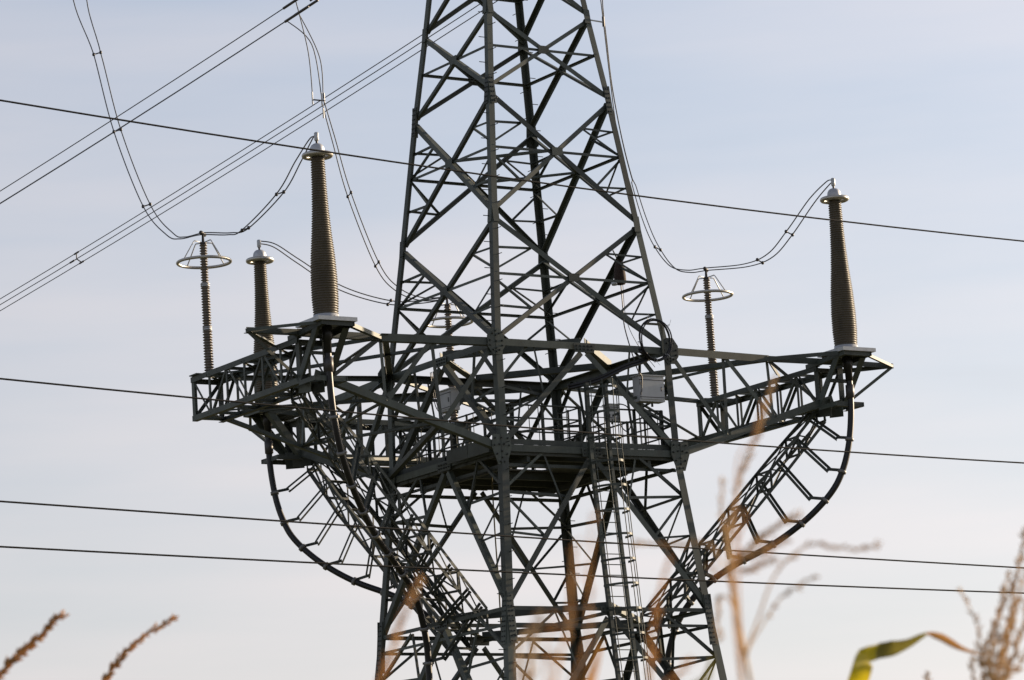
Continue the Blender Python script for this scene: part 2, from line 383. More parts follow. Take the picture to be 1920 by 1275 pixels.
# leg node gussets
octa = [(.28*math.cos(a), .38*math.sin(a)) for a in [math.radians(22.5+45*i) for i in range(8)]]
octb = [(x*.78, y*.92) for x, y in ((-.24, .02), (-.24, -.12), (0, .3), (0, .17), (0, 0), (0, -.2), (0, -.3), (.24, .02), (.24, -.12), (.13, .22), (-.13, .22), (.12, -.25), (-.12, -.25))]
shld = [(-.26, .33), (.26, .33), (.30, .0), (.13, -.45), (-.13, -.45), (-.30, .0)]
shlb = [(x*.74, y*.9) for x, y in ((-.26, .26), (0, .27), (.26, .26), (-.3, .05), (-.1, .08), (.1, .08), (.3, .05), (-.2, -.2), (0, -.12), (.2, -.2), (0, -.3), (-.08, -.42), (.08, -.42))]
def halfpoly(p, sg):
    return [(x if sg*x > -.02 else 0.0, y) for x, y in p]
for i, s in enumerate(CORN):
    for nrm, ax in ((V((0, s[1], 0)), V((1, 0, 0))), (V((s[0], 0, 0)), V((0, 1, 0)))):
        for k, pol, bl in (('D', octa, octb), ('E', shld, shlb)):
            c = corner(i, Z[k]); outward = s[0] if ax.x else s[1]
            full = (ax.x and True) or (ax.y and s[1] > 0)
            if ax.x and s[1] > 0: full = True
            inw = -outward
            P = pol if full else [(x if x*inw > 0 else max(-.03, min(.03, x)) , y) for x, y in pol]
            Bt = bl if full else [(x, y) for x, y in bl if x*inw > .02]
            ex = ax.copy()
            if ex.cross(V((0, 0, 1))).dot(nrm) < 0:
                ex = -ex; P = [(-x, y) for x, y in P][::-1]; Bt = [(-x, y) for x, y in Bt]
            plate('gusset_plate', c+nrm*.003, ex, (0, 0, 1), P, .02, STEEL, pylon, Bt)
        # splices and diagonal joints higher and lower on the leg
        for k, hh in (('A', .2), ('B', .40), ('C', .22), ('G', .68)):
            c = corner(i, Z[k]-(.25 if k == 'G' else 0)); inw = -(s[0] if ax.x else s[1]); wv = LEGW[k]*1.12
            lean = (corner(i, Z[k]+.5)-corner(i, Z[k]-.5)).normalized()
            P = [(0.01, -hh), (wv, -hh), (wv, hh), (0.01, hh)]
            Bt = [(xx, yy) for xx in (wv*.3, wv*.72) for yy in [(-hh+.07)+j*.13 for j in range(int((2*hh-.1)/.13)+1)]]
            ex = ax*inw
            if ex.cross(V((0, 0, 1))).dot(nrm) < 0:
                ex = -ex; P = [(-x, y) for x, y in P][::-1]; Bt = [(-x, y) for x, y in Bt]
            plate('splice_plate', c+nrm*.003, ex, lean, P, .018, STEEL, pylon, Bt if k in 'BG' else None, .008)
# step bolts on two opposite legs
for i in (0, 2):
    s = CORN[i]; z = 3.0; q = 0
    while z < 35:
        c = corner(i, z); wv = .14
        if q % 2 == 0: p = c+V((-s[0]*wv, 0, 0)); d = V((0, s[1], 0))
        else: p = c+V((0, -s[1]*wv, 0)); d = V((s[0], 0, 0))
        rod('step_bolt', p-d*.01, p+d*.19, .011, pylon, BOLT, 6)
        z += .36; q += 1

# ------------------------------------------------------------------ the three crossarms with their box beams
TL = Matrix.Identity(4)
TR = Matrix.Diagonal((-1, 1, 1, 1))
TB = Matrix(((0, 1, 0, 0), (-1, 0, 0, 0), (0, 0, 1, 0), (0, 0, 0, 1)))      # left arm turned a quarter to the far side
ARMS = [('left', TL), ('right', TR), ('back', TB)]
XO, XI, YN, YF, ZT, ZB = -8.60, -7.68, -2.65, 3.02, 19.89, 18.72
TERM = V((-8.17, -3.414, 20.20)); ARR = V((-8.17, 2.76, 19.93))
J = V((-6.1, -2.62, 20.02)); S = V((-10.17, -2.91, 19.95))
def arm(T):
    R3 = T.to_3x3()
    def b(name, p, q, wv, n, off=0, m=None, flip=1):
        brace(name, T @ V(p), T @ V(q), wv, R3 @ V(n), pylon, m, off, flip)
    FD, FE = V((-2.75, -2.75, Z['D'])), V((-2.805, -2.805, Z['E']))
    LD, LE = V((-2.75, 2.75, Z['D'])), V((-2.805, 2.805, Z['E']))
    BC = V((-8.15, -2.68, 19.0))
    bp = lambda x: FE.lerp(BC, (x-FE.x)/(BC.x-FE.x))
    tp = lambda x: FD.lerp(J, (x-FD.x)/(J.x-FD.x))
    b('arm_chord', FD, J, .2, (0, -1, 0)); b('arm_chord', J, V((XO-.05, -2.78, 20.0)), .17, (0, -1, 0)); b('arm_chord', V((XO-.05, -2.78, 20.0)), S, .14, (0, -1, 0))
    b('arm_chord', FE, BC, .19, (0, -1, 0))
    b('arm_chord', LD, J, .17, (-.8, .55, 0)); b('arm_chord', LE, V((XI, YF-.1, ZB+.05)), .14, (0, 0, -1))
    b('arm_chord', LD, V((XI, YF-.12, ZT)), .13, (0, 1, 0))
    # front web
    n = (0, -1, 0)
    b('arm_brace', FD+V((-.15, 0, -.2)), bp(-4.5), .13, n, -.05); b('arm_brace', tp(-4.6), bp(-4.5), .10, n, -.08)
    b('arm_brace', tp(-4.6), bp(-6.1), .12, n, -.05); b('arm_brace', J, bp(-6.1), .09, n, -.08)
    b('arm_brace', J, V((-7.6, -2.7, 18.95)), .10, n, -.05)
    # top and bottom plan braces
    b('arm_brace', FD, V((-6.6, 3.0, 19.95)), .10, (0, 0, -1), -.05)
    b('arm_brace', J, V((-4.77, 2.85, 19.98)), .08, (0, 0, -1), -.02)
    b('arm_brace', J, V((XI, -1.0, ZT)), .10, (.3, -.9, 0))
    b('arm_brace', LE, bp(-4.5), .13, (0, 0, -1), -.04)
    b('arm_brace', bp(-4.5), V((-5.4, 2.95, 18.1)), .09, (0, 0, -1), -.03)
    b('arm_brace', bp(-6.1), V((-5.4, 2.95, 18.1)), .09, (0, 0, -1), -.03)
    b('arm_brace', bp(-6.1), V((XI, 1.2, ZB)), .09, (0, 0, -1), -.03)
    # rear web
    b('arm_brace', LD, V((-5.4, 2.95, 18.1)), .09, (0, 1, 0), -.05); b('arm_brace', V((-5.2, 2.93, 19.96)), V((-5.4, 2.95, 18.1)), .08, (0, 1, 0), -.05)
    b('arm_brace', V((-5.2, 2.93, 19.96)), V((XI, YF-.1, ZB+.05)), .08, (0, 1, 0), -.05)
    # --- box beam
    for x, nx in ((XO, -1), (XI, 1)):
        for z, nz in ((ZT, 1), (ZB, -1)):
            p = T @ V((x, YN, z)); q = T @ V((x, YF, z))
            langle('beam_chord', p, q, R3 @ V((0, 0, -nz)), R3 @ V((-nx, 0, 0)), .145, pylon, STEEL)
        nb = 6; ys = [YN+(YF-YN)*i/nb for i in range(nb+1)]
        for i, y in enumerate(ys):
            wv = .18 if i in (0,) else .15 if i == nb else .075
            b('beam_post', (x, y+(-.06 if i == nb else .06 if i == 0 else 0), ZB+.02), (x, y+(-.06 if i == nb else .06 if i == 0 else 0), ZT-.02), wv, (nx, 0, 0), -.03)
        for i in range(nb):
            y0, y1 = ys[i], ys[i+1]; ym = (y0+y1)/2
            if (i+(nx > 0)) % 2: b('beam_brace', (x, y0+.06, ZB+.1), (x, y1-.06, ZT-.1), .062, (nx, 0, 0), -.05)
            else: b('beam_brace', (x, y0+.06, ZT-.1), (x, y1-.06, ZB+.1), .062, (nx, 0, 0), -.05)
    for z, nz in ((ZT, 1), (ZB, -1)):
        for i in range(nb+1):
            y = ys[i]+(-.07 if i == nb else .07 if i == 0 else 0)
            b('beam_strut', (XO+.03, y, z-nz*.03), (XI-.03, y, z-nz*.03), .12 if i in (0, nb) else .075, (0, 0, nz), -.02)
        for i in range(nb):
            a_, c_ = (XO, XI) if i % 2 else (XI, XO)
            b('beam_brace', (a_, ys[i]+.05, z-nz*.03), (c_, ys[i+1]-.05, z-nz*.03), .05, (0, 0, nz), -.035)
    b('beam_brace', (XO+.06, YF-.04, ZB+.1), (XI-.06, YF-.04, ZT-.1), .08, (0, 1, 0))
    # --- seat for the cable termination, cantilevered past the beam end
    for x, nx in ((XO, -1), (XI, 1)):
        b('seat_strut', (x, YN+.05, ZB+.05), (x, -3.62, 20.02), .19, (nx, 0, 0), .0)
        b('seat_rail', (x, -3.95, 20.04), (x, -2.2, 19.93), .13, (nx, 0, 0), .01)
        b('seat_rail', (x, YN, ZB), (x, -3.45, ZB), .12, (nx, 0, 0), .01)
    b('seat_rail', (XO, -3.93, 20.03), (XI, -3.93, 20.03), .12, (0, -1, 0)); b('seat_rail', (XO, -2.95, 20.0), (XI, -2.95, 20.0), .12, (0, -1, 0))
    b('seat_rail', (XO, -3.42, ZB), (XI, -3.42, ZB), .13, (0, -1, 0), .01); b('seat_rail', (XO, -3.2, 19.4), (XI, -3.2, 19.4), .09, (0, -1, 0))
    # outrigger point
    b('outrigger_brace', S, (XO-.02, YN, ZB+.15), .085, (0, -1, 0), -.02)
    b('outrigger_brace', S, (XO-.03, -1.5, ZT+.02), .11, (-.5, .8, 0)); b('outrigger_brace', S, (XO-.05, -3.75, 20.05), .08, (-.4, -.9, 0))
    b('outrigger_brace', J, (XI+.05, -3.75, 20.05), .11, (.6, -.8, 0))
    # pillar of the arrester: seat plate between the chords
    c = T @ V((-8.17, ARR.y, 19.90)); ex = R3 @ V((1, 0, 0)); ey = R3 @ V((0, 1, 0))
    if ex.cross(ey).z < 0: ey = -ey
    plate('arrester_seat', c, ex, ey, [(-.5, -.2), (.5, -.2), (.5, .2), (-.5, .2)], .03, STEEL, pylon)
    # sleeve plates below
    for sx in (-.2, .2):
        c = T @ V((TERM.x+sx, YN+.1, ZB-.05))
        ex = R3 @ V((0, 1, 0))
        plate('gusset_plate', c, ex, (0, 0, 1), [(-.25, -.18), (.35, -.12), (.35, .3), (-.25, .3)], .016, STEEL, pylon)
for nm, T in ARMS: arm(T)

# upper crossarm that carries the conductors, above the picture
for sg in (-1, 1):
    tip = V((sg*8.6, 0, 35.6))
    for yy in (-1, 1):
        for k in ('U', 'W'):
            a = half(Z[k]); p = V((sg*a, yy*a, Z[k]))
            brace('arm_chord', p, tip, .13, (0, yy, 0), pylon)
        for t in (.25, .5, .75):
            a = half(Z['U']); b_ = half(Z['W'])
            p = V((sg*a, yy*a, Z['U'])).lerp(tip, t); q = V((sg*b_, yy*b_, Z['W'])).lerp(tip, t-.2)
            brace('arm_brace', p, q, .08, (0, yy, 0), pylon)

# ------------------------------------------------------------------ cable terminations
def interp(tab, h):
    for (h0, r0), (h1, r1) in zip(tab[:-1], tab[1:]):
        if h <= h1: return r0+(r1-r0)*(h-h0)/(h1-h0)
    return tab[-1][1]
def sheds(tab, h0, h1, pitch, core):
    prof = []; n = int((h1-h0)/pitch); 
    for i in range(n):
        h = h0+i*(h1-h0)/n; p = (h1-h0)/n; r = interp(tab, h)
        prof += [(r-core, h+.001), (r-.006, h+p*.30), (r, h+p*.40), (r-.006, h+p*.50), (r-core, h+p*.80)]
    return prof
_TM = {}
def termination(T, label):
    base = T @ TERM
    t = thing('cable_termination', label, 'insulator', tuple(base), 'tapered cable terminations on the beam ends')
    R3 = T.to_3x3(); ex = R3 @ V((1, 0, 0)); ey = R3 @ V((0, 1, 0))
    if ex.cross(ey).z < 0: ey = -ey
    # base plate
    c = base+V((0, 0, -.115))
    plate('base_plate', c, ex, ey, [(-.56, -.58), (.56, -.58), (.56, .58), (-.56, .58)], .10, GALV, t,
          [(.40*math.cos(a), .40*math.sin(a)) for a in [k*math.pi/4 for k in range(8)]], .03)
    lathe('base_flange', [(.36, -.03), (.36, .02), (.33, .03), (.32, .12), (.30, .13)], ALU, t, base, 32)
    tab = [(0, .315), (.5, .345), (1.0, .345), (1.6, .315), (2.2, .262), (2.8, .222), (3.4, .198), (4.1, .185)]
    lathe('shed_column', [(.25, .11)]+sheds(tab, .12, 4.14, .062, .028)+[(.15, 4.15), (.15, 4.2)], SILI, t, base, 36)
    # corona ring
    P = [base+V((.34*math.cos(a), .34*math.sin(a), 4.22)) for a in [2*math.pi*k/36 for k in range(36)]]
    tubeobj('corona_ring', P, .062, RINGM, t, 10, True)
    for k in range(4):
        a = k*math.pi/2+.4; rod('ring_spoke', base+V((.15*math.cos(a), .15*math.sin(a), 4.26)), base+V((.34*math.cos(a), .34*math.sin(a), 4.24)), .02, t, RINGM)
    lathe('cap', [(.17, 4.18), (.20, 4.2), (.20, 4.25), (.19, 4.26), (.188, 4.36), (.175, 4.43), (.145, 4.48), (.10, 4.515), (.05, 4.525)], ALU, t, base, 28)
    rod('stud', base+V((0, 0, 4.5)), base+V((0, 0, 4.66)), .03, t, FITT, 10)
    lathe('terminal_clamp', [(.045, 4.60), (.058, 4.62), (.058, 4.80), (.04, 4.82)], GALV, t, base, 12)
    return t
termination(TL, 'tapered brown ribbed cable termination with lattice crossing behind, on the beam ending in open sky')
termination(TR, 'tapered brown ribbed cable termination standing alone, away from the other two')
termination(TB, 'tapered brown ribbed cable termination on the rear beam, partly hidden behind another beam')

def arrester(T, label):
    base = T @ ARR; t = thing('surge_arrester', label, 'insulator', tuple(base), 'slim surge arresters with large rings')
    lathe('foot', [(.14, 0), (.14, .04), (.09, .05), (.09, .12)], ALU, t, base, 20)
    secs = [(.10, 1.20, .134), (1.28, 2.37, .126), (2.44, 3.52, .110)]
    for j, (h0, h1, r) in enumerate(secs):
        s_ = lathe('shed_section', [(r*.5, h0)]+sheds([(0, r), (9, r)], h0, h1, .072, .040)+[(r*.5, h1)], PORC, t, base, 24)
        if j < 2: lathe('joint_flange', [(.085, h1-.01), (.125, h1), (.125, h1+.03), (.09, h1+.035), (.09, h1+.05), (.125, h1+.055), (.125, h1+.08), (.085, h1+.085)], ALU, t, base, 20)
    zr = 3.03
    P = [base+V((.70*math.cos(a), .70*math.sin(a), zr)) for a in [2*math.pi*k/48 for k in range(48)]]
    tubeobj('grading_ring', P, .042, RINGM, t, 10, True)
    for k in range(4):
        a = k*math.pi/2+math.radians(12)
        e = V((math.cos(a), math.sin(a), 0))
        tubeobj('ring_strut', [base+e*.08+V((0, 0, 3.56)), base+e*.30+V((0, 0, 3.58)), base+e*.34+V((0, 0, 3.54)), base+e*.69+V((0, 0, zr+.02))], .016, GALV, t, 6)
    lathe('cap', [(.07, 3.50), (.09, 3.52), (.09, 3.56), (.04, 3.58), (.03, 3.76)], FITT, t, base, 16)
    rod('line_clamp', base+V((-.12, -.12, 3.80)), base+V((.12, .12, 3.80)), .055, t, FITT, 10)
    return t
arrester(TL, 'slim ribbed surge arrester with wide ring at the open end of a lattice beam')
arrester(TR, 'slim ribbed surge arrester with wide ring rising behind the arm of the lone termination')
arrester(TB, 'slim ribbed surge arrester with wide metal ring seen through the pylon lattice above the platform')

# ------------------------------------------------------------------ power cables and their support trusses
CABP = [(-8.17, -3.414, 20.12), (-8.18, -3.43, 19.5), (-8.18, -3.43, 19.0), (-8.16, -3.42, 18.5), (-8.11, -3.39, 18.0), (-8.02, -3.35, 17.5), (-7.88, -3.27, 17.0),
        (-7.66, -3.14, 16.5), (-7.31, -2.87, 16.0), (-6.83, -2.49, 15.5), (-6.19, -1.97, 15.0), (-5.32, -1.29, 14.5), (-4.66, -.88, 14.0),
        (-4.25, -.62, 13.5), (-4.0, -.42, 13.0), (-3.85, -.3, 12.5), (-3.77, -.2, 12.0), (-3.75, -.15, 11.3), (-3.86, -.12, 10), (-4.28, -.1, 6), (-4.66, -.1, 2.2), (-4.85, -.1, -.1)]
def cable(T, label):
    P = smoothpath([T @ V(p) for p in CABP], 6)
    c = thing('power_cable', label, 'cable', tuple(P[-1]), 'thick black cables curving into the pylon')
    tubeobj('sheath', P, .086, CABLE, c, 14)
    a, b = T @ V((-8.18, -3.43, 19.28)), T @ V((-8.17, -3.425, 18.85))
    tubeobj('sealing_sleeve', [a+(b-a)*q for q in (0, .08, .1, .9, .92, 1)], [.085, .09, .118, .118, .09, .085], FITT, c, 14)
    a, b = T @ V((-8.17, -3.42, 20.05)), T @ V((-8.18, -3.43, 19.35))
    tubeobj('gland', [a+(b-a)*q for q in (0, .5, .52, 1)], [.13, .13, .10, .10], CABLE, c, 14)
    return P
def truss(T, label):
    R3 = T.to_3x3()
    A0, A1 = V((-8.25, -1.95, 18.72)), V((-2.72, -.95, 13.0))
    t = thing('cable_support_truss', label, 'truss', tuple(T @ A1), 'slanting lattice trusses under the crossarms')
    d = (A1-A0); h = V((-.177, .984, 0)); L = d.length
    n = 6
    def ch(s, v, q):   # side, vertical, parameter
        wd = .26+.2*min(1, q*4) ; return A0+d*q+h*(s*wd)+V((0, 0, v*.27))
    def m(name, p, q, wv, nn): brace(name, T @ p, T @ q, wv, R3 @ nn, t, STEEL2)
    for s in (-1, 1):
        for v in (-1, 1):
            for k0, k1 in ((0, .25), (.25, 1)):
                m('truss_chord', ch(s, v, k0), ch(s, v, k1), .085, h*s)
    for i in range(n+1):
        q = i/n
        for s in (-1, 1): m('truss_post', ch(s, -1, q), ch(s, 1, q), .05, h*s)
        for v in (-1, 1): m('truss_strut', ch(-1, v, q), ch(1, v, q), .065, V((0, 0, v)))
        if i < n:
            q1 = (i+1)/n; qm = q+.5/n
            for s in (-1, 1): m('truss_lacing', ch(s, 1, q), ch(s, -1, q1), .042, h*s); m('truss_lacing', ch(s, -1, q+.5/n), ch(s, 1, q1), .035, h*s)
            m('truss_lacing', ch(-1, 1, q), ch(1, 1, q1), .042, V((0, 0, 1))); m('truss_lacing', ch(1, -1, q), ch(-1, -1, q1), .042, V((0, 0, -1)))
    # brackets out to the cable with a clamp each
    PC = smoothpath([V(p) for p in CABP], 12); du = d.normalized()
    s_ = 0; nxt = 2.35
    for a, b in zip(PC[:-1], PC[1:]):
        s_ += (b-a).length
        if s_ < nxt: continue
        nxt += .92
        if b.z < 11.0: break
        q = (b-A0).dot(du)/L
        tan = (b-a).normalized()
        if q < 1.02:
            q = min(max(q, .04), .98)
            ax = A0+d*q
            hd = (ax-b); hd.z = 0; hd.normalize()
            knee = b+hd*.40+V((0, 0, .09))
            for k in (-1, 1):
                m('bracket_arm', ch(-1, 1, q)+du*.085*k+h*.1, knee+du*.085*k, .06, du*k)
            m('bracket_foot', knee+hd*.05, b, .08, V((0, 0, -1)))
        else:
            m('bracket_foot', b, b+V((.55, 0, .02)), .08, V((0, 0, 1)))
        tubeobj('cable_clamp', [T @ (b+tan*o) for o in (-.045, -.04, .04, .045)], [.085, .118, .118, .085], CLAMP, t, 12)
        cross = tan.cross(V((0, 0, 1))).normalized()
        bar('clamp_lug', T @ (b-cross*.15), T @ (b+cross*.15), .05, .06, R3 @ tan, t, CLAMP)
cable(TL, 'thick black power cable curving down in front of the lattice and pylon leg')
cable(TR, 'thick black power cable bowing out in open sky from the termination beside the outrigger point')
cable(TB, 'thick black power cable sagging below the rear beam behind the other cable')
truss(TL, 'slanting lattice truss carrying the cable that passes in front of the pylon leg')
truss(TR, 'slanting lattice truss standing free against the sky with brackets to a bowed cable')
truss(TB, 'slanting lattice truss under the rear beam with long brackets to a sagging cable')

# ------------------------------------------------------------------ service platform
def platform():
    t = thing('service_platform', 'dark steel service platform with railings inside the pylon waist', 'platform', (0, 0, Z['E']))
    z = Z['E']+.06; a = 2.66
    n = 19; wv = 2*a/n
    for i in range(n):
        y = -a+wv*(i+.5)
        segs = [(-a, a)]
        if -2.5 < y < -1.4: segs = [(-a, -.15), (.75, a)]
        elif abs(y) < .75: segs = [(-a, -.8), (.8, a)]
        for x0, x1 in segs:
            bar('floor_plank', (x0, y, z), (x1, y, z), wv-.022, .04, (0, 0, 1), t, GRATE)
    for y in (-2.0, -.95, .95, 2.0):
        bar('floor_beam', (-a-.05, y, z-.13), (a+.05, y, z-.13), .1, .2, (0, 0, 1), t, STEEL2)
    for x in (-1.9, 1.9):
        bar('floor_beam', (x, -a, z-.31), (x, a, z-.31), .1, .16, (0, 0, 1), t, STEEL2)
    for f in range(4):
        n_ = FN[f]; e = FN[(f+1) % 4]
        p, q = n_*(a+.02)-e*a, n_*(a+.02)+e*a
        bar('edge_beam', p+V((0, 0, z-.1)), q+V((0, 0, z-.1)), .06, .26, (0, 0, 1), t, STEEL2)
        bar('toe_board', p*.985+V((0, 0, z+.13)), q*.985+V((0, 0, z+.13)), .012, .14, (0, 0, 1), t, STEEL2)
        gaps = [(-1, 1)] if f != 0 else [(-1, -.05), (.3, 1)]
        for u0, u1 in gaps:
            for h in (.42, .78, 1.12):
                rod('rail', n_*(a-.1)+e*a*.93*u0+V((0, 0, z+h)), n_*(a-.1)+e*a*.93*u1+V((0, 0, z+h)), .024, t, STEEL2)
            k = max(2, int((u1-u0)*a/.85)+1)
            for i in range(k):
                u = u0+(u1-u0)*i/(k-1)
                c = n_*(a-.1)+e*a*.93*u
                brace('post', c+V((0, 0, z)), c+V((0, 0, z+1.15)), .065, n_, t, STEEL2)
            for i in range(int((u1-u0)*a/.30)):
                c = n_*(a-.1)+e*a*.93*(u0+(u1-u0)*(i+.5)/int((u1-u0)*a/.30))
                if i % 3 != 1: rod('baluster', c+V((0, 0, z+.1)), c+V((0, 0, z+1.1)), .012, t, STEEL2, 6)
    for y0, y1 in ((-2.48, -1.45), (-1.43, -.4)):
        bar('side_channel', (-2.95, y0, z+.05), (-2.95, y1, z+.05), .05, .36, (0, 0, 1), t, STEEL2)
    # landing side gates next to the ladder
    for x in (-.12, .82):
        for h in (.42, .78, 1.12): rod('rail', (x, -2.56, z+h), (x, -1.45, z+h), .022, t, STEEL2)
        for y in (-2.5, -2.0, -1.5): brace('post', (x, y, z), (x, y, z+1.15), .06, (1, 0, 0), t, STEEL2)
platform()

# ------------------------------------------------------------------ caged ladder on the front face
def ladder():
    t = thing('caged_ladder', 'narrow caged steel ladder climbing the pylon face to the platform', 'ladder', (.3, -4.4, 0))
    def pt(x, z, o=0): 
        return V((x, -half(z)-.10-o, z)) if z <= Z['E'] else V((x, -half(Z['E'])-.10-o, z))
    zs = [0.1, 4.0, 8.5, Z['G'], Z['E'], 19.05]
    for z0, z1 in zip(zs[:-1], zs[1:]):
        brace('stile', pt(-.08, z0), pt(-.08, z1), .10, (0, -1, 0), t); brace('stile', pt(.52, z0), pt(.52, z1), .085, (0, -1, 0), t)
        if z1 > 8:
            for k in range(5):
                a = math.pi*(k+.5)/5; x = .22+.42*math.cos(a); o = .10+.62*math.sin(a)
                rod('cage_bar', pt(x, max(z0, 5), o), pt(x, z1, o), .013, t, STEEL, 6)
    z = .5
    while z < 19:
        rod('rung', pt(-.08, z), pt(.52, z), .013, t, STEEL, 6); z += .28
    z = 5.2
    while z < 19.1:
        P = [pt(.22+.43*math.cos(math.pi*k/16), z, .10*0+.72*math.sin(math.pi*k/16)) for k in range(17)]
        vs = []; fs = []
        for i, p in enumerate(P):
            nrm = V((math.cos(math.pi*i/16), -math.sin(math.pi*i/16), 0))*.006
            vs += [p-nrm-V((0, 0, .03)), p+nrm-V((0, 0, .03)), p+nrm+V((0, 0, .03)), p-nrm+V((0, 0, .03))]
        for i in range(16):
            for k in range(4): fs.append([i*4+k, i*4+(k+1) % 4, i*4+4+(k+1) % 4, i*4+4+k])
        link('cage_hoop', mesh('cage_hoop', vs, fs), GALV if False else STEEL, t); z += .65
    for z in (11.0, 12.9, 15.0, 17.0):
        for x in (-.08, .52): bar('wall_bracket', pt(x, z), pt(x, z)+V((0, .16, 0)), .05, .05, (0, 0, 1), t)
ladder()

# ------------------------------------------------------------------ cabinets, coil, sack, ropes
def cabinet(label, c, sx, sy, sz, door):
    t = thing('control_cabinet', label, 'cabinet', (c[0], c[1], c[2]-sz/2)); c = V(c)
    bar('housing', c-V((0, 0, sz/2)), c+V((0, 0, sz/2)), sx, sy, (0, 1, 0), t, CABI)
    d = V(door); s = sx if abs(d.x) else sy
    e = V((0, 1, 0)) if abs(d.x) else V((1, 0, 0)); wl = sy if abs(d.x) else sx
    o = c+d*(s/2)
    if e.cross(V((0, 0, 1))).dot(d) < 0: e = -e
    plate('door', o+d*.002, e, (0, 0, 1), [(-wl*.46, -sz*.42), (wl*.46, -sz*.42), (wl*.46, sz*.36), (-wl*.46, sz*.36)], .018, CABI, t)
    bar('roof', c+V((0, 0, sz/2+.002)), c+V((0, 0, sz/2+.03)), sx+.07, sy+.07, (0, 1, 0), t, CABI)
    for q in (-.25, .25): bar('mounting_rail', o-d*(s+.0)+e*wl*q-V((0, 0, sz*.62))-d*.02, o-d*(s+.0)+e*wl*q+V((0, 0, sz*.62))-d*.02, .05, .035, d, t, STEEL)
    for q in (-.34, .34): bar('seam_strip', o+d*.012-e*wl*.5+V((0, 0, sz*q)), o+d*.012+e*wl*.5+V((0, 0, sz*q)), .02, .022, (0, 0, 1), t, FITT)
    for q in (-.2, .2): rod('hinge', o+d*.03-e*wl*.47+V((0, 0, sz*q-.04)), o+d*.03-e*wl*.47+V((0, 0, sz*q+.04)), .014, t, FITT, 6)
    rod('handle', o+d*.03+e*wl*.36-V((0, 0, .06)), o+d*.03+e*wl*.36+V((0, 0, .06)), .012, t, FITT, 6)
    return t
cabinet('light grey control cabinet fixed below the black cable coil', (2.07, -2.62, 19.0), .80, .30, .68, (0, -1, 0))
cabinet('small light grey control cabinet below the bolted chord gusset of the pylon side face', (-2.60, -.08, 18.95), .26, .66, .55, (-1, 0, 0))
cabinet('small grey junction box at the top of the caged ladder', (.95, -2.45, 18.35), .34, .22, .42, (0, -1, 0))

def coil():
    t = thing('cable_coil', 'round coil of black spare cable hung on the pylon leg joint', 'cable coil', (2.1, -2.98, 19.75))
    for k in range(4):
        r = .53+random.uniform(-.035, .03); cx = 2.11+random.uniform(-.02, .02); cz = 20.29+random.uniform(-.03, .02); yy = -3.0-.022*k+random.uniform(-.01, .01)
        P = [V((cx+r*math.cos(a)*.94, yy+.015*math.sin(3*a+k), cz+r*1.06*math.sin(a))) for a in [2*math.pi*i/40 for i in range(40)]]
        tubeobj('cable_loop', P, .019, CABLE, t, 7, True)
    bar('coil_bracket', (1.85, -2.93, 20.72), (2.45, -2.93, 20.72), .03, .06, (0, 0, 1), t); bar('coil_bracket', (2.4, -2.93, 20.75), (2.4, -2.93, 19.95), .06, .03, (0, 1, 0), t)
    for a in (.7, 1.9, 3.3, 4.6, 5.4):
        c = V((2.11+.52*math.cos(a), -3.05, 20.29+.57*math.sin(a)))
        P = [c+V((.06*math.cos(b)*math.cos(a), .085*math.sin(b), .06*math.cos(b)*math.sin(a))) for b in [2*math.pi*i/14 for i in range(14)]]
        tubeobj('binding_tie', P, .008, GALV, t, 5, True)
        rod('tie_end', c+V((.05*math.cos(a), -.06, .05*math.sin(a))), c+V((.17*math.cos(a+.5), -.1, .17*math.sin(a+.5))), .005, t, GALV, 5)
    P = smoothpath([(1.6, -3.0, 19.95), (1.9, -2.9, 19.75), (1.2, -2.85, 19.5), (.4, -2.7, 19.15), (-.4, -2.5, 18.95)], 6)
    tubeobj('cable_tail', P, .045, CABLE, t, 8)
    tubeobj('cable_tail', [p+V((0, .02, .075)) for p in P], .04, CABLE, t, 8)
coil()
def sack():
    b = V((2.33, -1.28, 22.12)); t = thing('canvas_sack', 'dark brown canvas sack hanging on a diagonal brace', 'sack', tuple(b))
    o = lathe('bag', [(.05, .0), (.13, .02), (.165, .1), (.16, .28), (.135, .5), (.105, .62), (.07, .66), (.03, .69)], SACK, t, b, 20)
    rod('sling', b+V((0, 0, .62)), b+V((-.02, .22, 1.0)), .02, t, ROPE, 6)
    lathe('pulley', [(.02, -.06), (.07, -.05), (.09, 0), (.07, .05), (.02, .06)], GALV, t, b+V((-.2, 0, .03)), 14)
    rod('sling', b+V((-.2, 0, .03)), b+V((-.05, 0, .1)), .015, t, ROPE, 6)
sack()
tubeobj_r = tubeobj('black_cord', smoothpath([(2.33, -1.30, 22.16), (2.30, -1.36, 21.4), (2.05, -1.75, 20.8), (1.62, -2.78, 19.55), (1.75, -2.8, 19.3), (1.72, -2.78, 18.9)], 7), .016, CABLE)
tag(tubeobj_r, 'thin black cord dangling from the canvas sack down past the coil', 'cord')
o = tubeobj('guide_line', smoothpath([(2.39, -1.30, 22.16), (2.38, -1.36, 21.2), (2.3, -1.9, 20.4), (2.25, -2.72, 19.6)], 7), .008, ROPE)
tag(o, 'very thin line running from the canvas sack to the cable coil', 'cord')
o = tubeobj('hanging_rope', smoothpath([(-1.15, .3, 17.2), (-1.15, .31, 15.5), (-1.14, .3, 14.2), (-1.15, .3, 12.9)], 5), .02, ROPE)
tag(o, 'straight yellowish rope hanging beneath the service platform', 'rope')
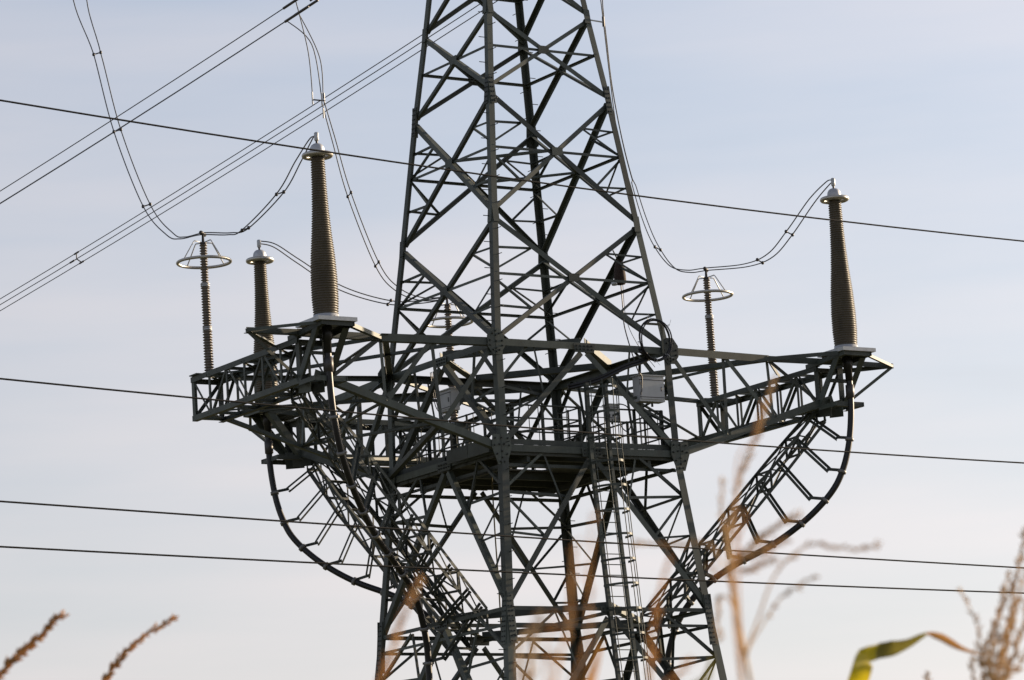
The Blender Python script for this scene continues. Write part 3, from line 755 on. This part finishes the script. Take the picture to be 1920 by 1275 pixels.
# small control cables clipped to the side-face chord
for k in range(3):
    o = tubeobj('control_cable', smoothpath([(-2.68, .62-.07*k, 19.85), (-2.66, .60-.08*k, 19.4), (-2.68, .45-.09*k, 18.9), (-2.66, .15-.05*k, 18.55), (-2.6, .1, 18.2)], 7), .012, CABLE)
    tag(o, ('thin control cable beside the small cabinet, outermost from it', 'thin control cable beside the small cabinet, between two others', 'thin control cable beside the small cabinet, closest to its door')[k], 'cable', 'control cables by the small cabinet')
o = tubeobj('loop_cable', smoothpath([(1.1, -2.56, 18.6), (1.35, -2.62, 18.5), (1.42, -2.64, 18.1), (1.28, -2.64, 17.85), (1.1, -2.62, 18.0), (1.08, -2.6, 18.3)], 7), .016, CABLE)
tag(o, 'short black cable looped under the junction box by the ladder', 'cable')

# ------------------------------------------------------------------ jumpers, conductors and wires
def spacer(p, q, parent, r=.03):
    rod('spacer', p, q, .018, parent, FITT, 6)
    for c in (p, q):
        lathe('clamp', [(.01, -.05), (.035, -.04), (.045, 0), (.035, .04), (.01, .05)], FITT, parent, c, 8)
def jumper(T, pts, label, spac, sep, edge=0):
    R3 = T.to_3x3(); P0 = smoothpath([V((-8.17, p[0], p[1])) for p in pts], 8); h = V((1, 0, 0))
    t = thing('jumper_pair', label, 'power line', tuple(T @ P0[-1]), 'twin jumper wires to the terminations')
    n = len(P0)
    hs_ = [(T.to_3x3().inverted() @ V((.55, .83, 0))) if i < edge*8 else h for i in range(n)]
    def so(i):
        q = i/(n-1)*(len(pts)-1); k = min(int(q), len(sep)-2); return sep[k]+(sep[k+1]-sep[k])*(q-k)
    for s in (-1, 1):
        tubeobj('wire', [T @ (p+hs_[i]*s*so(i)+V((0, 0, .03*s if i >= edge*8 else 0))) for i, p in enumerate(P0)], .0165, WIRE, t, 6)
    for k in spac:
        i = int(k*8); p = P0[i]
        spacer(T @ (p-h*so(i)-V((0, 0, .04))), T @ (p+h*so(i)+V((0, 0, .04))), t)
JP = [(9.4, 34.0), (9.28, 31.9), (8.37, 30.09), (7.36, 27.63), (5.84, 25.18), (4.6, 24.12), (3.9, 23.86), (2.76, 23.73), (1.32, 23.42), (.46, 23.36), (-1.44, 23.89), (-2.45, 24.5), (-3.15, 24.92), (-3.36, 24.95)]
jumper(TL, JP, 'twin jumper wires sweeping down in open sky to the arrester on the corner beam', (2, 3, 4, 9, 10), [.22, .21, .11, .11, .11, .10, .07, .05, .05, .10, .11, .10, .06, .03])
JR = [(7.1, 35.3), (7.0, 33.55), (7.0, 32.55), (6.92, 31.54), (6.83, 30.36), (6.63, 29.16), (6.37, 28.04), (6.04, 26.99), (5.62, 25.85), (5.13, 24.94), (4.4, 24.15), (3.6, 23.85), (2.72, 23.73), (.8, 23.45), (-.35, 23.5), (-1.28, 23.93), (-2.4, 24.6), (-3.15, 24.92), (-3.36, 24.95)]
jumper(TR, JR, 'twin jumper wires dropping along the pylon leg to the arrester and termination', (9.2, 13.6, 15), [.06, .06, .06, .06, .06, .06, .07, .07, .09, .10, .09, .06, .05, .08, .10, .11, .10, .06, .03], 7)
# the rear one, in the plane of the rear beam
BJ = [(-1.07, 29.26), (-.78, 28.17), (-.35, 26.55), (.45, 24.55), (1.08, 23.85), (1.9, 23.6), (2.76, 23.68), (1.9, 23.52), (.79, 23.44), (-.79, 23.77), (-2.15, 24.47), (-2.9, 24.88), (-3.36, 24.95)]
# in the arm frame: back (X, Y) = (y, -x)
jumper(TB, [(x, z) for x, z in BJ[:7]], 'twin jumper wires dropping from the bundle to the arrester behind the lattice', (2, 3), [.05, .08, .10, .10, .09, .06, .05])
jumper(TB, [(x, z) for x, z in BJ[6:]], 'twin jumper wires from the rear arrester across to the rear termination', (2, ), [.05, .08, .10, .10, .08, .06, .03])

def bundle(label, A, B, sag, clamp, far, ang):
    t = thing('conductor_bundle', label, 'power line', A, 'triple conductor bundles running away from the pylon')
    A = V(A); B = V(B); d = (B-A); offs = [(.23*math.cos(math.radians(ang+k)), .23*math.sin(math.radians(ang+k))) for k in (0, 120, 240)]
    N = 28
    def pos(k, o): 
        q = k; p = A+d*q; p = p+V((o[0], 0, o[1])); p.z -= sag*4*q*(1-q); return p
    for o in offs: tubeobj('wire', [pos(k/N, o) for k in range(N+1)], .0165, WIRE, t, 6)
    for q in far:
        c = pos(q, (0, 0)); 
        for o in offs:
            rod('spacer_arm', c, pos(q, o), .022, t, FITT, 6)
            rod('spacer_clamp', pos(q-.0012, o), pos(q+.0012, o), .035, t, FITT, 6)
    for o in offs:
        p, q_ = pos(0, o), pos(clamp, o)
        rod('dead_end_clamp', p, q_, .04, t, FITT, 8)
    # yoke and insulators back to the crossarm
    return A, offs
bundle('triple conductor bundle ending in clamps above the corner beam, higher of the two bundles', (-1.8, 7.3, 31.98), (-1.8, 120, 29.6), 1.3, .012, (.33,), 124.3)
bundle('triple conductor bundle passing behind the pylon top with a three-armed spacer', (8.17, 9.3, 34.95), (8.17, 150, 30.0), 2.0, .008, (.236, .62), 90)
def string(label, p, q):
    p = V(p); q = V(q); t = thing('tension_insulator', label, 'insulator', tuple(p), 'tension insulator strings above the lower crossarms')
    d = (q-p); L = d.length; n = int(L/.13); P = []; R = []
    for i in range(n):
        for f, r in ((0, .04), (.35, .13), (.5, .13), (.85, .04)): P.append(p+d*((i+f)/n)); R.append(r)
    tubeobj('disc_string', P, R, PORC, t, 14)
    rod('link', p-d.normalized()*.3, p, .03, t, FITT); rod('link', q, q+d.normalized()*.45, .03, t, FITT)
string('tension insulator string from the pylon head to the higher bundle', (-1.15, 1.5, 33.0), (-1.8, 6.8, 32.02))
string('tension insulator string from the far arm tip to the spacered bundle', (8.3, .4, 35.6), (8.17, 8.8, 34.98))
string('tension insulator string from the arm tip above the corner beam', (-8.3, .4, 35.6), (-8.17, 9.3, 34.4))
# three droppers from the bundle clamps to the head of the rear jumper
t = thing('dropper_wires', 'thin wires dropping from the bundle clamps to a small junction bar', 'power line', (-1.07, 8.17, 29.26))
jn = V((-1.07, 8.17, 29.26))
for pa, mid, end in (((-1.95, 7.9, 32.1), (-1.45, 8.2, 30.7), jn+V((-.33, 0, .02))), ((-1.62, 8.35, 31.9), (-1.05, 8.25, 30.6), jn+V((.02, 0, .1))), ((-1.85, 8.7, 31.75), (-1.2, 8.4, 31.0), jn+V((-.03, 0, .1)))):
    tubeobj('wire', smoothpath([pa, mid, end], 8), .0155, WIRE, t, 6)
rod('junction_bar', jn+V((-.34, 0, .02)), jn+V((.08, 0, .02)), .022, t, FITT, 8)
for x in (-.34, -.03, .05): rod('junction_clamp', jn+V((x, 0, -.12)), jn+V((x, 0, .25)), .022, t, GALV, 8)
rod('junction_clamp', jn+V((0, 0, -.5)), jn+V((0, 0, -.2)), .024, t, GALV, 8)
# earth-wire down lead on the right leg with its stand-off
t = thing('stand_off_wire', 'single wire held off the pylon leg by a short arm', 'wire', tuple(corner(1, 29.3)))
p = corner(1, 29.35); rod('stand_off_arm', p, p+V((.42, .0, -.02)), .022, t, GALV, 8); rod('stand_off_clamp', p+V((.42, 0, -.14)), p+V((.42, 0, .14)), .035, t, FITT, 8)
tubeobj('wire', smoothpath([p+V((.22, 0, 2.6)), p+V((.36, 0, .9)), p+V((.42, 0, 0)), p+V((.55, .05, -1.6)), p+V((.72, .1, -3.2)), corner(1, 24.4)+V((.05, .05, 0))], 6), .0155, WIRE, t, 6)

# the four single wires of another line that crosses in front
def at(px, py, dist):
    return CAM+(FWD+RIGHT*((px-960)/FPX)-UP*((py-637.5)/FPX)).normalized()*dist
HD = V((.99, .16, 0)).normalized()
for (yl, yr, ym), dist, lab in (((188, 452, 336), 66, 'highest dark wire, sloping steeply across the upper pylon'), ((710, 868, 800), 66, 'dark wire crossing just above the service platform'),
                           ((940, 1065, 1006), 66, 'dark wire crossing below the platform, higher of the close pair'), ((1025, 1112, 1073), 66, 'lowest dark wire, crossing below the platform')):
    # a point on the wire at the left edge, then along the horizontal heading until the right edge ray is met
    P0 = at(0, yl, dist)
    def pxl(p):
        q = p-CAM; zz = q.dot(FWD); return 960+FPX*q.dot(RIGHT)/zz, 637.5-FPX*q.dot(UP)/zz
    lo, hi = 0, 80
    for _ in range(50):
        md = (lo+hi)/2
        if pxl(P0+HD*md)[0] < 1920: lo = md
        else: hi = md
    L = lo
    # end height so that it leaves the frame at yr
    P1 = P0+HD*L; x1, y1 = pxl(P1); zz = (P1-CAM).dot(FWD); P1 = P1+V((0, 0, (y1-yr)/FPX*zz))
    Pm = (P0+P1)/2; lo, hi = 0, 1
    # sag so that the middle matches
    xm, y_ = pxl(Pm); ytar = yl+(yr-yl)*xm/1920+(ym-(yl+yr)/2)*4*(xm/1920)*(1-xm/1920); sg = (ytar-y_)/FPX*(Pm-CAM).dot(FWD)
    pts = [P0+(P1-P0)*q-V((0, 0, sg*4*q*(1-q))) for q in [-1.2+3.4*k/40 for k in range(41)]]
    o = tubeobj('overhead_wire', pts, .0165, DWIRE, None, 6)
    tag(o, lab, 'wire', 'single wires crossing in front of the pylon')

# ------------------------------------------------------------------ maize in the foreground
def branch_mesh(P, r0, spk, size, seed, st=0.0):
    """thin axis with paired dry spikelets standing off it"""
    rnd = random.Random(seed); n = len(P)
    vs, fs = tube(P, [r0*(1-.6*i/(n-1)) for i in range(n)], 5)
    L = sum((b-a).length for a, b in zip(P[:-1], P[1:])); cnt = int(L*(1-st)*spk)
    for j in range(cnt):
        q = (st+(1-st)*(j+rnd.random())/cnt)*(n-1.001); i = int(q); p = P[i].lerp(P[i+1], q-i); t = (P[i+1]-P[i]).normalized()
        e = t.orthogonal().normalized(); a = rnd.random()*6.28; e = (Matrix.Rotation(a, 3, t) @ e)
        dr = (t*rnd.uniform(.6, 1.1)+e*rnd.uniform(.2, 1.0)).normalized(); l = size*rnd.uniform(.7, 1.3)*(1-.35*q/n); wv = l*.2
        s = dr.cross(t); s = s.normalized() if s.length > 1e-3 else e; k = dr.cross(s)
        b = len(vs); base = p+e*r0*.5
        vs += [base, base+dr*l*.45+s*wv, base+dr*l*.45+k*wv, base+dr*l*.45-s*wv, base+dr*l*.45-k*wv, base+dr*l]
        fs += [[b, b+1, b+2], [b, b+2, b+3], [b, b+3, b+4], [b, b+4, b+1], [b+5, b+2, b+1], [b+5, b+3, b+2], [b+5, b+4, b+3], [b+5, b+1, b+4]]
    return vs, fs
def ribbon(P, wid, nrm, fold=.25):
    vs = []; fs = []; n = len(P)
    for i, p in enumerate(P):
        t = (P[min(i+1, n-1)]-P[max(i-1, 0)]).normalized(); nn = nrm[i]; nn = (nn-t*nn.dot(t)).normalized(); s = t.cross(nn)
        for u in (-1, -.5, 0, .5, 1): vs.append(p+s*wid[i]*u*.5+nn*abs(u)*wid[i]*fold)
    for i in range(n-1):
        for k in range(4): fs.append([i*5+k, i*5+k+1, i*5+5+k+1, i*5+5+k])
    return vs, fs
def maize(label, dist, crown, brs, m=None, leaves=(), seed=1, spk=330, size=.0105, r0=.0028, st=0.0):
    """crown: pixel where the tassel leaves the stalk; brs: pixel polylines of the tassel branches (with depth shifts)"""
    c = at(crown[0], crown[1], dist); m = m or TASS
    base = V((c.x+.03*((seed*7) % 5-2), c.y+.06, 0))
    t = thing('maize_plant', label, 'maize plant', tuple(base), 'maize plants in the field edge')
    P = smoothpath([base, base.lerp(c, .35)+V((.01, 0, 0)), base.lerp(c, .7)-V((.008, 0, 0)), c], 8)
    tubeobj('stalk', P, [.013-.009*i/(len(P)-1)+(.002 if i % 6 == 0 else 0) for i in range(len(P))], STALK, t, 9)
    for k, b in enumerate(brs):
        dz = ((k*37+seed*13) % 11-5)*.012
        pts = [c]+[at(x, y, dist+dz*(i+1)/len(b)) for i, (x, y) in enumerate(b)]
        vs, fs = branch_mesh(smoothpath(pts, 9), r0*(1.3 if k == 0 else 1), spk*(1.5 if k == 0 else 1), size, seed*31+k, st)
        link('tassel_branch', mesh('tassel_branch', vs, fs), m, t)
    for k in range(4):   # blades lower down, outside the picture
        q = P[4+k*4]; a = seed*1.7+k*2.6; e = V((math.cos(a), math.sin(a), 0))
        L = [q, q+e*.10+V((0, 0, .10)), q+e*.28+V((0, 0, .14)), q+e*.5+V((0, 0, .02)), q+e*.66-V((0, 0, .2))]
        L = [V((p.x, p.y, min(p.z, 1.86 if dist > 2.4 else 1.8))) for p in L]
        L = smoothpath(L, 4); n = len(L)
        vs, fs = ribbon(L, [.02+.06*math.sin(math.pi*min(1, .15+.85*i/(n-1))) for i in range(n)], [V((0, 0, 1))]*n, .12)
        link('leaf', mesh('leaf', vs, fs, True), LEAFD if k % 2 else LEAFG, t)
    return t, c
maize('maize plant with a single dry brown tassel spike leaning over the field edge', 6.4, (-70, 1330), [[(0, 1262), (60, 1205), (118, 1152)]], TASS, seed=1, spk=620, size=.015, r0=.003)
maize('maize plant with one thin arched tassel spike beside a thicker leaning spike', 6.8, (172, 1335), [[(205, 1262), (255, 1205), (328, 1157)], [(180, 1300), (215, 1290)]], TASS, seed=2, spk=560, size=.0135, r0=.0025)
maize('tall maize plant with a wide open feathery tassel in front of the free-standing truss', 3.5, (1412, 1300),
      [[(1392, 1200), (1370, 1100), (1368, 1010), (1382, 920), (1405, 850), (1428, 790), (1452, 705)],
       [(1400, 1230), (1430, 1170), (1465, 1120), (1500, 1098), (1528, 1078)],
       [(1400, 1230), (1425, 1150), (1455, 1075), (1510, 1025), (1560, 1024), (1610, 1030), (1648, 1020)],
       [(1372, 1110), (1350, 1050), (1320, 1020), (1250, 1022), (1190, 1020)],
       [(1370, 1080), (1392, 1040), (1440, 995), (1500, 968)],
       [(1370, 1080), (1360, 1010), (1352, 960), (1355, 900)],
       [(1370, 1090), (1400, 1070), (1430, 1060), (1450, 1050)],
       [(1372, 1090), (1410, 1030), (1455, 990), (1490, 965)],
       [(1372, 1060), (1400, 1045), (1440, 1030), (1475, 1010)],
       [(1375, 1140), (1350, 1120), (1345, 1160), (1352, 1200)]], TASG, seed=3, spk=320, size=.0080, r0=.0013, st=.42)
maize('maize plant with short rusty side tassels mingling with the wide feathery tassel', 2.9, (1395, 1330),
      [[(1385, 1200), (1372, 1100), (1380, 1030), (1400, 960)], [(1375, 1110), (1345, 1075), (1330, 1060)], [(1375, 1110), (1420, 1060), (1470, 1010)], [(1380, 900), (1410, 830), (1430, 760)]], TASS, seed=13, spk=140, size=.0075, r0=.0009, st=.55)
maize('maize plant with an orange brown tassel tip before the pylon leg on the cable side', 2.7, (690, 1330), [[(728, 1235), (752, 1170), (772, 1120), (790, 1085)], [(705, 1290), (735, 1240)]], TASS, seed=4, spk=210, size=.009, r0=.0013, st=.1)
maize('maize plant with upright rusty tassels before the middle of the pylon', 2.15, (1040, 1370), [[(1040, 1275), (1062, 1180), (1072, 1100), (1078, 1020)], [(1030, 1300), (1022, 1220), (1040, 1160)], [(1070, 1290), (1100, 1200), (1105, 1080), (1112, 960)]], TASS, seed=5, spk=170, size=.0070, r0=.0009, st=.25)
maize('maize plant with a slender bent tassel before the caged ladder', 2.7, (1215, 1370), [[(1218, 1270), (1222, 1190), (1236, 1110), (1252, 1050)], [(1225, 1300), (1270, 1262), (1300, 1240)]], TASS, seed=6, spk=220, size=.008, r0=.0011, st=.2)
maize('maize plant with pale thin upright stalks before the pylon foot', 2.6, (985, 1360), [[(990, 1290), (1000, 1220), (1012, 1150)], [(975, 1300), (972, 1230), (985, 1180)]], TASG, seed=14, spk=230, size=.009, r0=.0018)
maize('maize plant with a dense bushy grey brown tassel next to the yellow leaf', 4.6, (1872, 1330),
      [[(1880, 1240), (1895, 1150), (1910, 1060), (1925, 990)], [(1860, 1260), (1862, 1200), (1880, 1120), (1890, 1070)], [(1890, 1260), (1915, 1180), (1930, 1100)],
       [(1850, 1280), (1838, 1225), (1828, 1160), (1800, 1105)], [(1880, 1270), (1905, 1220), (1925, 1170)], [(1865, 1270), (1880, 1205), (1900, 1150)], [(1855, 1270), (1850, 1215), (1872, 1150), (1885, 1100)], [(1835, 1290), (1822, 1255), (1826, 1228)],
       [(1870, 1270), (1890, 1190), (1905, 1120)], [(1878, 1260), (1900, 1170), (1918, 1090), (1935, 1040)], [(1852, 1290), (1842, 1250), (1850, 1200)], [(1866, 1270), (1870, 1180), (1895, 1100)], [(1880, 1280), (1915, 1240), (1930, 1210)], [(1862, 1285), (1856, 1235), (1864, 1180)]],
      TASG, seed=7, spk=300, size=.0115, r0=.0013, st=.25)
# the plant that carries the yellowing blade
D = 5.6
t, c = maize('maize plant with a yellow green blade folded over at its tip', D, (1585, 1420), [[(1600, 1380), (1620, 1340)], [(1730, 1330), (1738, 1262)]], TASG, seed=8)
L1 = smoothpath([c, at(1592, 1330, D), at(1612, 1262, D), at(1622, 1232, D+.02), at(1642, 1220, D+.05), at(1672, 1214, D+.07), at(1705, 1204, D+.06), at(1737, 1189, D+.04), at(1765, 1197, D), at(1800, 1216, D-.05), at(1838, 1228, D-.1)], 8)
n = len(L1); wd = []; nr = []
WT = [(0, .032), (.28, .034), (.38, .030), (.50, .027), (.60, .015), (.70, .007), (.78, .016), (.86, .014), (1, .002)]
for i in range(n):
    q = i/(n-1); wd.append(interp(WT, q)*.93)
    nr.append((-FWD*.95+RIGHT*.25).normalized() if q < .30 else (-FWD*.9-UP*.3).normalized() if q < .7 else (UP*.5-FWD*.8).normalized())
k1, k2 = int(n*.40), int(n*.70)
for a_, b_, mm, nm in ((0, k1+1, LEAF, 'leaf'), (k1, k2+1, LEAFG, 'leaf_fold'), (k2, n, LEAFD, 'leaf_tip')):
    vs, fs = ribbon(L1[a_:b_], wd[a_:b_], nr[a_:b_], .12); link(nm, mesh(nm, vs, fs, True), mm, t)
# two blades that only show their tips at the lower edge
for k, (px, tip, mm, lab) in enumerate((((1085, 1400), (1128, 1200), LEAFD, 'maize plant showing only a dry reddish leaf tip under the ladder foot'), ((1270, 1400), (1335, 1228), LEAFG, 'maize plant showing only a narrow green leaf tip beside the bent tassel'))):
    t, c = maize(lab, 2.8, (px[0], px[1]), [[(px[0]+8, px[1]-30)]], TASG, seed=9+k)
    P = smoothpath([c, at(px[0]+12, px[1]-90, 2.8), at(tip[0]-12, tip[1]+45, 2.8), at(tip[0], tip[1], 2.8)], 6); n = len(P)
    vs, fs = ribbon(P, [.012*(1-i/(n-1))+.001 for i in range(n)], [-FWD]*n, .2); link('leaf', mesh('leaf', vs, fs, True), mm, t)

# keep children where they were built: parents are plain translations
bpy.context.view_layer.update()
